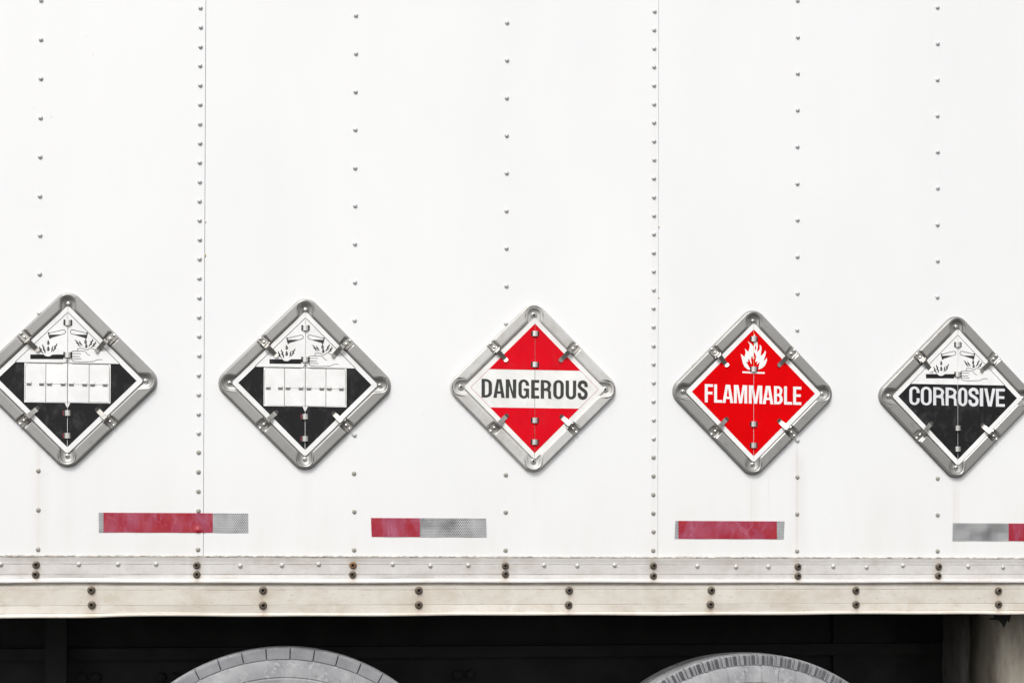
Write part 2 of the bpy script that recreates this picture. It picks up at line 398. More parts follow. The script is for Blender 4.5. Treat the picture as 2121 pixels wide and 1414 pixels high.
# ragged sealant bead along the top of the rail
vs, fs = [], []; n = 900
for i in range(n+1):
    x = XL+(XR-XL)*i/n; zz = -.0185-.0015*(x-1.2)/1.4
    h = .0016+.0011*random.random(); d = .0062+.0014*random.random()
    if random.random() < .12: h *= .4
    for (dz, wv) in ((h+.0008, 0), (h, d*.6), (-.0002, d+.0016), (-.0022*random.random()-.0006, d+.0010)): vs.append((x, -wv, zz+dz))
for i in range(n):
    for j in range(3): a = i*4+j; fs.append((a, a+1, a+5, a+4))
link('sealant_bead', fixnormals(mesh('sealant_bead', vs, fs, M_SEAL)), trailer)
for x, z in [(-.1947, -.0385), (-.092, -.0388), (.103, -.0387), (.2021, -.0386), (.2993, -.0379), (.5157, -.0422), (.6238, -.0408), (.72, -.0382), (.9155, -.038), (1.0161, -.0418), (1.1174, -.0405), (1.3232, -.0403), (1.4145, -.0416), (1.5171, -.0402), (1.7472, -.0427), (1.8561, -.044), (1.9478, -.0439), (2.1328, -.0431), (2.229, -.0451), (2.3341, -.0403), (2.5251, -.0429), (2.6278, -.0449), (2.73, -.043)]:
    link('rivet', r_pale, rail1, (x, -.0074, z), FR)
def bolt_mesh(mb):
    return lathe('bolt', [(.0104, -.001), (.0104, .0006), (.0100, .0012), (.0090, .0013), (.0086, .0030), (.0078, .0046), (.0060, .0054), (.0042, .0052), (.0034, .0040), (.0026, .0018), (0, .0014)],
                 [M_WASH, mb, M_HOLE], 20, [0, 0, 0, 1, 1, 1, 1, 2, 2, 2])
b1, b2 = bolt_mesh(M_BOLT), bolt_mesh(M_BOLTR)
def bolt(par, x, z, wv, me, s=1.0):
    o = link('bolt', me, par, (x, -wv, z), (PI/2, random.uniform(-.12, .12), random.uniform(-.12, .12))); o.scale = (s, s, 1.25)
for k, (x, z) in enumerate([(-.410, -.041), (-.411, -.065), (-.0039, -.04), (-.005, -.065), (.4034, -.041), (.4035, -.065), (.8104, -.0407), (.8092, -.0651), (1.218, -.0417), (1.218, -.0638), (1.6243, -.0415), (1.6244, -.0691), (2.0318, -.0439), (2.0318, -.0692), (2.4385, -.0436), (2.4371, -.0693)]):
    bolt(rail1, x, z, .0074, b2 if k == 6 else b1, .98)
for x, z in [(.1351, -.1057), (.1365, -.144), (.575, -.107), (.5752, -.1465), (.9853, -.1076), (.9854, -.1463), (1.3922, -.1082), (1.3909, -.1474), (1.7867, -.1088), (1.7841, -.1472), (2.1983, -.1094), (2.1983, -.1483), (2.6149, -.1114), (2.6149, -.1494)]:
    bolt(rail2, x, z, .0062, b1, 1.06)
# odd blobs of sealant squeezed out of the lapped seams
for x, z, h, wf in [(.4205, .772, .010, W2), (1.6388, .884, .006, W3), (1.6388, .690, .004, W3), (.4204, .86, .004, W2)]:
    me = lathe('sealant_blob', [(.0022, 0), (.0020, .0012), (.0012, .0020), (0, .0024)], M_SEALY, 10)
    o = link('sealant_blob', me, trailer, (x+.0008, -wf, z), FR); o.scale = (.9, h/.0022/2, 1)

# under the floor: slide rail, cross members, bolts
def chan(name, x0, x1, y, z0, z1, fl=.05, th=.008):
    mes = [box(name, x0, x1, y, y+th, z0, z1, M_BLACKST), box(name, x0, x1, y-fl, y-.0005, z0, z0+th, M_BLACKST), box(name, x0, x1, y-fl, y-.0005, z1-th, z1, M_BLACKST)]
    return joinmeshes(name, mes)
link('slide_rail', chan('slide_rail', XL, XR, .60, -.60, -.180), trailer)
link('inner_beam', box('inner_beam', XL, XR, .56, .599, -.33, -.295, M_BLACKST), trailer)
link('floor_plate', box('floor_plate', XL, XR, .035, 2.5, -.1765, -.168, M_BLACKST), trailer)
link('far_skirt', box('far_skirt', XL, XR, 2.45, 2.50, -1.0, -.18, M_BLACKST), trailer)
bb = lathe('frame_bolt', [(.016, 0), (.016, .010), (.010, .014), (0, .014)], M_BLACKST, 12)
for x in (.03, .07, .26, .30, 1.15, 1.19, 2.36, 2.41): link('frame_bolt', bb, trailer, (x, .599, -.385), FR)
link('hanger_plate', box('hanger_plate', 2.34, 2.545, .580, .598, -.9, -.20, M_BLACKST), trailer)
link('hanger_plate', box('hanger_plate', -.06, .0, .50, .52, -.9, -.20, M_BLACKST), trailer)

# wheels
def tyre(name, Rr, nblk, style):
    """profile in (radius, y): from inner tread edge round the shoulder down the outer sidewall to the bead"""
    prof = [(Rr-.060, .235), (Rr-.036, .225), (Rr-.028, .215)]
    for yy in (.175, .120, .065):
        cr = .011*((yy-.03)/.16)**1.5
        prof += [(Rr-cr, yy+.006), (Rr-.011-cr, yy+.004), (Rr-.011-cr, yy-.004), (Rr-cr, yy-.006)]
    prof += [(Rr, .022), (Rr-.0015, .012), (Rr-.005, .006)]
    s0 = len(prof)-1
    prof += [(Rr-.009, .0030), (Rr-.026, .0), (Rr-.031, -.0005)]
    s1 = len(prof)-1
    prof += [(Rr-.033, .0025), (Rr-.036, -.0005), (Rr-.048, -.0045), (Rr-.062, -.0085), (Rr-.078, -.0105), (Rr-.081, -.0085), (Rr-.084, -.0110), (Rr-.105, -.012), (Rr-.135, -.006), (Rr-.160, .004), (Rr-.205, .015), (Rr-.235, .012), (Rr-.245, .02), (Rr-.25, .06)]
    # angles: each shoulder block gets edges for its slits
    ang = []
    for b in range(nblk):
        a0 = 2*PI*b/nblk; st = 2*PI/nblk; sl = .0022/Rr if style == 'blocks' else .004/Rr
        if style == 'blocks':
            ang += [(a0, 1), (a0+sl, 1), (a0+sl*1.2, 0)]+[(a0+sl+(st-sl)*f, 0) for f in (.33, .66, .985)]
        else:
            ang += [(a0, 1), (a0+st*.11, 1), (a0+st*.12, 0), (a0+st*.30, 0)]
            for f in (.27, .34, .41, .60, .75, .82, .89): ang += [(a0+st*f, 2), (a0+st*(f+.030), 2), (a0+st*(f+.034), 0)]
            ang += [(a0+st*.99, 0)]
    vs, fs, mi = [], [], []; m = len(prof)
    for a, fl in ang:
        for j, (r, y) in enumerate(prof):
            if fl and s0 <= j <= s1:
                y = y+(.007 if fl == 1 else .004)
                if fl == 1 and style != 'blocks': r -= .003
            vs.append((r*math.sin(a), y, r*math.cos(a)))
    N = len(ang)
    for i in range(N):
        i2 = (i+1) % N; deep = ang[i][1] and ang[i2][1]
        for j in range(m-1):
            fs.append((i*m+j, i2*m+j, i2*m+j+1, i*m+j+1))
            mi.append(2 if (deep and s0 <= j < s1 and (style == 'blocks' or deep == 2)) else (1 if s0 <= j < s1 else 0))
    me = mesh(name, vs, fs, [M_TYRE, M_TYREB, M_SLIT], mi); fixnormals(me)
    return autosmooth(me, 25)
def rimm(Rr):
    pr = [(Rr-.245, .03), (Rr-.250, .012), (Rr-.262, .014), (Rr-.268, .05), (Rr-.30, .10), (.16, .13), (.12, .11), (.09, .06), (.05, .05), (0, .05)]
    me = lathe('rim', [(a, -b) for a, b in pr], M_RIM, 48); return me
for (x, zt, yy, Rr, nb, st, rot, lab) in ((.6300, -.2605, .05, .520, 50, 'blocks', .03, 'dusty wheel with plain shoulder blocks split by thin slits'), (1.9218, -.2865, .05, .518, 60, 'ribs', .02, 'dusty wheel with finely ribbed shoulder lugs')):
    cz = zt-Rr
    wh = empty('wheel', (x, yy, cz), parent=trailer, label=lab)
    o = link('tyre', tyre('tyre', Rr, nb, st), wh); o.rotation_euler = (0, rot, 0)
    link('rim', rimm(Rr), wh, (0, 0, 0), (PI/2, 0, 0))
    link('axle_hub', lathe('axle_hub', [(.10, 0), (.10, .09), (.07, .11), (0, .11)], M_BLACKST, 24), wh, (0, 0, 0), (PI/2, 0, 0))
link('axle', lathe('axle', [(.06, 0), (.06, 2.3), (0, 2.3)], M_BLACKST, 16), trailer, (.6407, 2.4, -.80), FR)
link('axle', lathe('axle', [(.06, 0), (.06, 2.3), (0, 2.3)], M_BLACKST, 16), trailer, (1.9218, 2.4, -.80), FR)

# dirty bent sheet (side box) at the right, behind the rail
zs = [-.178-.02*k for k in range(33)]
def sheet(name, sec, mat):
    vs, fs = [], []; m = len(sec)
    for z in zs:
        for x, y in sec: vs.append((x+.0015*math.sin(z*40)+.0008*math.sin(z*90+x*60), y+.003*math.sin(z*23+x*30), z))
    for i in range(len(zs)-1):
        for j in range(m-1): a = i*m+j; fs.append((a, a+1, a+m+1, a+m))
    link(name, autosmooth(fixnormals(mesh(name, vs, fs, mat)), 50), trailer)
sheet('side_box', [(2.706, .50), (2.704, .36), (2.697, .27), (2.698, .225), (2.706, .198), (2.73, .182), (2.77, .172), (2.82, .168), (3.3, .165)], M_SHEET)
sheet('shaded_pleat', [(2.608, .36), (2.612, .32), (2.620, .30), (2.624, .272), (2.634, .262), (2.648, .262), (2.656, .272), (2.662, .30), (2.668, .42)], M_PLEATSH)  # left pleats of the side box, shade put into their dark colour
# torn black flap hanging at its top
fl = [(2.655, -.176), (2.655, -.192), (2.640, -.1935), (2.640, -.1975), (2.668, -.1985), (2.678, -.209), (2.684, -.221), (2.690, -.209), (2.694, -.198), (2.700, -.206), (2.704, -.190), (2.712, -.176)]
me = poly('torn_flap', [[(a, b) for a, b in reversed(fl)]], M_BLACKST, 0, .003)
link('torn_flap', me, trailer, (0, .105, 0), FR)

# ------------------------------------------------------------ reflective tapes (stuck on the panels)
def tape(x0, x1, z0, z1, cuts, wf, label, bump=None, skew=0.0):
    th = .0009
    root = empty('reflective_tape', (x0, 0, OZ+z0), label=label, category='reflective tape', group='reflective strips along the bottom of the trailer side')
    for nm, a, b in cuts:
        nx = max(4, int((b-a)/.004)); nz = 12; vs, fs = [], []
        for i in range(nx+1):
            for j in range(nz+1):
                x = a+(b-a)*i/nx; z = z0+(z1-z0)*j/nz
                xx = x+(skew*(j/nz-.5) if (i == 0 and abs(a-x0) < 1e-6) or (i == nx and abs(b-x1) < 1e-6) else 0)
                wv = th+wf+.00025*math.sin(x*60+z*90)
                if bump: wv += .0042*math.exp(-(((x-bump[0])/.0065)**2+((z-bump[1])/.0065)**2)*1.2)+.0010*math.exp(-((x-bump[0])/.004)**2)
                if wf == W1 and x > .4193: wv -= (W1-W2)*min(1, (x-.4193)/.006)
                vs.append((xx-x0, -wv, z-z0))
        n1 = nz+1
        for i in range(nx):
            for j in range(nz): q = i*n1+j; fs.append((q, q+n1, q+n1+1, q+1))
        # border skirt down to the panel
        rim = [i*n1 for i in range(nx+1)]+[nx*n1+j for j in range(1, n1)]+[i*n1+nz for i in range(nx-1, -1, -1)]+[j for j in range(nz-1, 0, -1)]
        off = len(vs)
        for q in rim: vs.append((vs[q][0], 0, vs[q][2]))
        for k in range(len(rim)):
            k2 = (k+1) % len(rim); fs.append((rim[k], off+k, off+k2, rim[k2]))
        me = mesh(nm, vs, fs, M_TRED if nm == 'red_section' else M_TSIL)
        link(nm, autosmooth(fixnormals(me), 40), root)
    return root
tape(.1523, .5354, .0443, .0957, [('silver_section', .1523, .1643), ('red_section', .1646, .4438), ('silver_section', .4441, .5354)], W1, 'longest reflective strip, faded red with a pale grey right end, crossing the left seam', (.4064, .0508), -.001)
tape(.8586, 1.1667, .0348, .0853, [('red_section', .8586, .9883), ('silver_section', .9886, 1.1667)], W2, 'reflective strip, short red left part and longer grey honeycomb right part, left of DANGEROUS', None, -.002)
tape(1.6861, 1.9945, .0320, .0813, [('silver_section', 1.6861, 1.6954), ('red_section', 1.6957, 1.9737), ('silver_section', 1.9740, 1.9945)], W3, 'red reflective strip with narrow grey ends below the red FLAMMABLE placard', None, .002)
tape(2.4824, 2.80, .0286, .0784, [('silver_section', 2.4824, 2.6477), ('red_section', 2.6480, 2.80)], W3, 'reflective strip with dark grey honeycomb left part, its red part cut by right edge', None, .001)

# ------------------------------------------------------------ placard holders
SQ = math.sqrt(2)
def base_contour():
    """inner edge of the raised rim: diamond with a round-ended pocket at each corner"""
    S, hw, cv, fr = .196, .0172, .197, .0050
    half = []           # one eighth-side pair: corner at top (0,+), going clockwise
    seg = []
    # left wall of the top pocket -> arc -> right wall -> fillet -> side down to the right corner pocket
    seg += [(hw*math.cos(a), cv+hw*math.sin(a)) for a in [PI/2-PI/2*k/9 for k in range(10)]]   # from tip to right wall
    seg += [(hw, cv-(cv-(S-hw)-fr)*k/3) for k in (1, 2)]
    p0, p1, p2 = (hw, S-hw+fr), (hw, S-hw), (hw+fr/SQ, S-hw-fr/SQ)
    seg += [tuple((1-s)**2*p0[i]+2*s*(1-s)*p1[i]+s*s*p2[i] for i in (0, 1)) for s in (0, .25, .5, .75, 1)]
    t0 = (S/2-p2[0])*SQ           # distance along the side from p2 to its middle
    ts = [t0*f for f in (.85, .7, .55, .4, .28, .2)]+[.0165, .0150, .0145, .0133, .0125, .008, .004, 0]
    seg += [(S/2-d/SQ, S/2+d/SQ) for d in ts]
    quarter = seg+[(y, x) for x, y in reversed(seg[:-1])][:-1]
    out = []
    for k in range(4):
        c, s = math.cos(-PI/2*k), math.sin(-PI/2*k)
        out += [(x*c-y*s, x*s+y*c) for x, y in quarter]
    return out
BC = base_contour(); NB = len(BC)
def offset(d):
    out = []
    for k in range(NB):
        a, b = Vector(BC[k-1]), Vector(BC[(k+1) % NB]); t_ = (b-a).normalized(); n_ = Vector((-t_.y, t_.x))   # clockwise path: left normal points outwards
        out.append((BC[k][0]+n_.x*d, BC[k][1]+n_.y*d))
    return out
def outer(d):
    """rounded diamond shrunk by d, sampled on the rays of the base contour"""
    S, r = .2425, .0385; out = []
    D = S-r*SQ
    for x, y in BC:
        L = math.hypot(x, y); ux, uy = x/L, y/L; lo_, hi_ = .1, .3
        for _ in range(30):
            m_ = (lo_+hi_)/2; px, py = abs(ux*m_), abs(uy*m_)
            # signed distance to the rounded diamond
            if abs(px-py) <= D: sd_ = (px+py-D)/SQ-r
            else:
                q = (max(px, py)-D, min(px, py)); sd_ = math.hypot(*q)-r
            if sd_+d > 0: hi_ = m_
            else: lo_ = m_
        out.append((ux*lo_, uy*lo_))
    return out
def frame_mesh(mat, soft=1.0):
    rings = [(outer(0), -.004), (outer(0), .0016), (outer(.0031), .0021), (outer(.0035), .0045), (outer(.0040), .0096), (outer(.0048), .0116), (outer(.0060), .0125), (outer(.0070), .0127), (outer(.0078), .0127),
             (offset(.0060*soft), .0127), (offset(.0050*soft), .0127), (offset(.0042*soft), .0126), (offset(.0022*soft), .0121), (offset(.0008), .0108), (offset(-.0004), .0075), (offset(-.0012), .0052), (offset(-.0040), .0046), (offset(-.0056), .0036)]
    vs, fs = [], []
    for pts, h in rings:
        for x, y in pts:
            hh = h
            tt = abs(abs(x)-abs(y))/SQ
            if h > .0080 and tt < .0148:
                f = 1 if tt < .0128 else (.0148-tt)/.0020
                hh = h-(h-.0080)*f
            vs.append((x, y, hh))
    for j in range(len(rings)-1):
        for k in range(NB):
            k2 = (k+1) % NB; a, b = j*NB, (j+1)*NB
            fs.append((a+k, b+k, b+k2, a+k2))
    c = len(vs); vs.append((0, 0, .0036)); b = (len(rings)-1)*NB
    for k in range(NB): fs.append((b+k, c, b+(k+1) % NB))
    me = mesh('frame', vs, fs, mat); fixnormals(me); return autosmooth(me, 34)
F_STEEL = frame_mesh(M_FRAME); F_WHITE = frame_mesh(M_FRAMEW, 1.3)

# clip: x axis points outwards (perpendicular distance p from the centre), y along the side
def clip_plate():
    mes = []
    # plate with lipped long edges
    prof = [(-.0118, .0120), (-.0114, .0124), (-.0106, .0100), (-.0094, .0092), (.0094, .0092), (.0106, .0100), (.0114, .0124), (.0118, .0120)]
    xs = [(.1385, .0), (.1415, .0006), (.146, 0), (.167, 0), (.1684, -.0022)]
    vs, fs = [], []
    for px, dh in xs:
        for y, h in prof: vs.append((px, y, h+dh))
    m_ = len(prof)
    for i in range(len(xs)-1):
        for j in range(m_-1): a = i*m_+j; fs.append((a, a+m_, a+m_+1, a+1))
    mes.append(mesh('p', vs, fs, M_CLIP))
    # rolled feet either side of the arm at the inner edge
    for s in (-1, 1):
        vs, fs = [], []
        for px, h in ((.1450, .0098), (.1435, .0122), (.1412, .0130), (.1390, .0118), (.1378, .0080), (.1378, .0052)):
            for y in (s*.0058, s*.0108): vs.append((px, y, h))
        for i in range(5): a = i*2; fs.append((a, a+1, a+3, a+2))
        mes.append(mesh('f', vs, fs, M_CLIP))
    me = joinmeshes('clip', mes); 
    return autosmooth(me, 30)
def spring_arm(lift=0.0, tip=0.0):
    path = [(.1600, .0104, .0054), (.1560, .0106, .0061), (.1500, .0112, .0063), (.1465, .0130, .0063), (.1425, .0172+lift, .0063), (.1385, .0186+lift, .0063), (.1365, .0184+lift, .0063), (.1345, .0174+lift, .0063), (.1250, .0138+lift*.6, .0061), (.1150, .0100, .0061), (.1118, .0088, .0061), (.1090, .0086, .0061), (.1060, .0096, .0060), (.1035, .0112, .0053), (.1020, .0118, .0040), (.1012, .0120, .0020)]
    th = .0009; vs, fs = [], []
    for px, h, hw in path:
        h += tip*min(1, max(0, (.138-px)/.015))
        vs += [(px, -hw, h), (px, hw, h), (px, hw, h-th), (px, -hw, h-th)]
    for i in range(len(path)-1):
        for j in range(4): a = i*4+j; b = i*4+(j+1) % 4; fs.append((a, b, b+4, a+4))
    fs += [(0, 1, 2, 3), tuple(len(vs)-4+k for k in (3, 2, 1, 0))]
    me = mesh('spring_arm', vs, fs, M_CLIP); fixnormals(me); return autosmooth(me, 22)
ME_CLIP, ME_ARM, ME_ARM2, ME_ARM3 = clip_plate(), spring_arm(), spring_arm(.0025), spring_arm(.003, .0030)
ME_CRIV = dome('rivet', .0046, .0036, M_RING, 14)
ME_LUG = lathe('corner_rivet', [(.0062, -.001), (.0062, .0010), (.0055, .0030), (.0036, .0044), (.0020, .0044), (.0014, .0034), (0, .0034)], [M_RING, M_WASH], 18, [0, 0, 0, 0, 1, 1])
ME_LUGW = lathe('corner_rivet', [(.0078, -.001), (.0078, .0016), (.0070, .0024), (.0030, .0032), (.0020, .0030), (.0017, .0012), (0, .0010)], [M_LOOP, M_HOLE], 20, [0, 0, 0, 1, 1, 1])
def ring_mesh(name, r, hgt, axis_v=True, mat=None):
    """half loop of strip metal standing out of the placard"""
    th = .0009; vs, fs = [], []; n = 10
    for k in range(n+1):
        a = -.25+(PI+.5)*k/n
        for rr in (r, r-th):
            x, z = rr*math.cos(a), .62*rr*math.sin(a)
            for s in (-1, 1): vs.append((x, s*hgt/2, z) if axis_v else (s*hgt/2, x, z))
    for k in range(n):
        a = k*4
        fs += [(a, a+1, a+5, a+4), (a+2, a+6, a+7, a+3), (a, a+4, a+6, a+2), (a+1, a+3, a+7, a+5)]
    me = mesh(name, vs, fs, mat or M_RING); fixnormals(me); return autosmooth(me, 40)
ME_RING, ME_SRING = ring_mesh('hinge_loop', .0078, .0140), ring_mesh('flap_loop', .0062, .0112, False, M_LOOP)
slot = lambda cx, mat: poly('slot', [[(cx+a*.0022, b*.0076) for a, b in ((-1, -.8), (-.6, -1), (.6, -1), (1, -.8), (1, .8), (.6, 1), (-.6, 1), (-1, .8))]], mat, 0)
ME_SLOTL, ME_SLOTR, ME_SLOTP = slot(-.0088, M_HOLE), slot(.0086, M_HOLE), slot(-.0086, M_HOLE)

# ---- lettering, drawn as outlines in units of letter height
def mono(ch, wd, s=.165, hb=.15):
    w_ = wd
    if ch == 'I': return [[(0, 0), (w_, 0), (w_, 1), (0, 1)]]
    if ch == 'L': return [[(0, 0), (w_, 0), (w_, hb), (s, hb), (s, 1), (0, 1)]]
    if ch == 'E': return [[(0, 0), (w_, 0), (w_, hb), (s, hb), (s, .44), (w_-.03, .44), (w_-.03, .44+hb*.95), (s, .44+hb*.95), (s, 1-hb), (w_, 1-hb), (w_, 1), (0, 1)]]
    if ch == 'F': return [[(0, 0), (s, 0), (s, .44), (w_-.03, .44), (w_-.03, .44+hb), (s, .44+hb), (s, 1-hb), (w_, 1-hb), (w_, 1), (0, 1)]]
    if ch == 'N': return [[(0, 0), (s, 0), (s, .66), (w_-s*1.08, 0), (w_, 0), (w_, 1), (w_-s, 1), (w_-s, .34), (s*1.08, 1), (0, 1)]]
    if ch == 'M':
        a = .34*w_
        return [[(0, 0), (s, 0), (s, .80), (w_/2-.085, 0), (w_/2+.085, 0), (w_-s, .80), (w_-s, 0), (w_, 0), (w_, 1), (w_-a, 1), (w_/2, .30), (a, 1), (0, 1)]]
    if ch == 'V': return [[(w_/2-s*.62, 0), (w_/2+s*.62, 0), (w_, 1), (w_-s*1.05, 1), (w_/2, .22), (s*1.05, 1), (0, 1)]]
    if ch == 'A':
        s2 = s*1.05; ap = .5*w_
        xl = lambda y: s2+(ap-s2)*y/.86
        return [[(0, 0), (s2, 0), (xl(.22)-.012, .22), (w_-xl(.22)+.012, .22), (w_-s2, 0), (w_, 0), (.5*w_+.125, 1), (.5*w_-.125, 1)],
                [(xl(.35), .35), (ap, .85), (w_-xl(.35), .35)]]
    if ch == 'O':
        rx = w_/2
        o_ = arc(rx, .73, rx, .285, 0, 180, 12)+arc(rx, .27, rx, .285, 180, 360, 12)
        i_ = arc(rx, .74, rx-s, .145, 0, 180, 10)+arc(rx, .26, rx-s, .145, 180, 360, 10)
        return [o_, i_]
    if ch == 'C':
        rx = w_/2
        return [[(w_, .66)]+arc(rx, .73, rx, .285, 0, 180, 12)+arc(rx, .27, rx, .285, 180, 360, 12)+[(w_, .37), (w_-s, .37)]+arc(rx, .26, rx-s, .145, 360, 180, 10)+arc(rx, .74, rx-s, .145, 180, 0, 10)+[(w_-s, .66)]]
    if ch == 'G':
        rx = w_/2
        return [[(w_, .68)]+arc(rx, .73, rx, .285, 0, 180, 12)+arc(rx, .27, rx, .285, 180, 300, 9)+[(w_-.075, .09), (w_-.06, 0), (w_, 0), (w_, .53), (.5*w_, .53), (.5*w_, .40), (w_-s, .40)]+arc(rx, .26, rx-s, .145, 360, 180, 10)+arc(rx, .74, rx-s, .145, 180, 0, 10)+[(w_-s, .68)]]
    if ch == 'U':
        rx = w_/2
        return [[(0, 1)]+arc(rx, .26, rx, .275, 180, 360, 12)+[(w_, 1), (w_-s, 1)]+arc(rx, .26, rx-s, .135, 360, 180, 10)+[(s, 1)]]
    if ch == 'D':
        r = w_-.20
        return [[(0, 0), (.20, 0)]+arc(.20, .27, r, .27, -90, 0, 8)+arc(.20, .73, r, .27, 0, 90, 8)+[(0, 1)],
                [(s, hb*.9)]+[(.22, hb*.9)]+arc(.22, .27, w_-s-.22, .14, -90, 0, 6)+arc(.22, .73, w_-s-.22, .14, 0, 90, 6)+[(s, 1-hb*.9)]]
    if ch == 'R':
        w1 = w_-.02; r = w1-.24
        return [[(0, 0), (s, 0), (s, .42), (.26, .42)]+arc(.27, .33, w1-s-.27+.015, .09, 90, 0, 5)+[(w1-s+.015, .12), (w1-s+.03, 0), (w_, 0), (w_-.025, .12), (w_-.03, .30)]+[(w_-.045, .40), (w_-.10, .475), (w_-.055, .53)]+arc(.24, .74, r, .26, -35, 90, 9)+[(0, 1)],
                [(s, .555), (.24, .555)]+arc(.24, .705, w1-s-.24, .15, -90, 0, 5)+arc(.24, .72, w1-s-.24, .145, 0, 90, 5)+[(s, .865)]]
    if ch == 'B':
        r = w_-.24
        return [[(0, 0), (.24, 0)]+arc(.24, .27, r, .27, -90, 25, 8)+[(w_-.035, .45), (w_-.10, .52), (w_-.045, .59)]+arc(.24, .75, r-.02, .25, -25, 90, 8)+[(0, 1)],
                [(s, .14), (.24, .14)]+arc(.24, .29, w_-s-.24, .15, -90, 90, 8)+[(s, .44)],
                [(s, .575), (.24, .575)]+arc(.24, .72, w_-s-.25, .145, -90, 90, 8)+[(s, .865)]]
    if ch == 'S':
        h = s/2; P = [(w_-h, .665), (w_-h, .76), (w_-h-.045, .88), (w_/2, .935), (h+.05, .88), (h, .765), (h+.012, .68), (h+.085, .595), (w_/2, .52), (w_-h-.075, .44), (w_-h-.008, .35), (w_-h, .245), (w_-h-.05, .12), (w_/2, .065), (h+.05, .12), (h, .235), (h, .345)]
        L, Rr = ribbon(spline(P, 5), s)
        return [L+Rr[::-1]]
def split_poly(name, loops, mat, h, cut):
    """filled outline, cut at x=cut with a hair gap, returned as left and right meshes"""
    me = poly(name, loops, mat, h); res = []
    for sgn in (-1, 1):
        bm = bmesh.new(); bm.from_mesh(me)
        bmesh.ops.bisect_plane(bm, geom=bm.verts[:]+bm.edges[:]+bm.faces[:], plane_co=(cut+sgn*.0005, 0, 0), plane_no=(-sgn, 0, 0), clear_outer=True)
        if len(bm.faces):
            m2 = bpy.data.meshes.new(name); m2.materials.append(mat); bm.to_mesh(m2); res.append(m2)
        else: res.append(None)
        bm.free()
    bpy.data.meshes.remove(me); return res
def word(leafs, boxes, u0, u1, px0, px1, vb, H, tilt, s, mat, h):
    kx = (u1-u0)/(px1-px0)
    for ch, a, b in boxes:
        wd = (b-a)*kx/H
        loops = [[(u0+(a-px0)*kx+x*H, vb+y*H+tilt*(u0+(a-px0)*kx+x*H)) for x, y in lp] for lp in mono(ch, wd, s)]
        for sd_, me in enumerate(split_poly('letter', loops, mat, h, 0.0)):
            if me: link('letter', me, leafs[sd_])

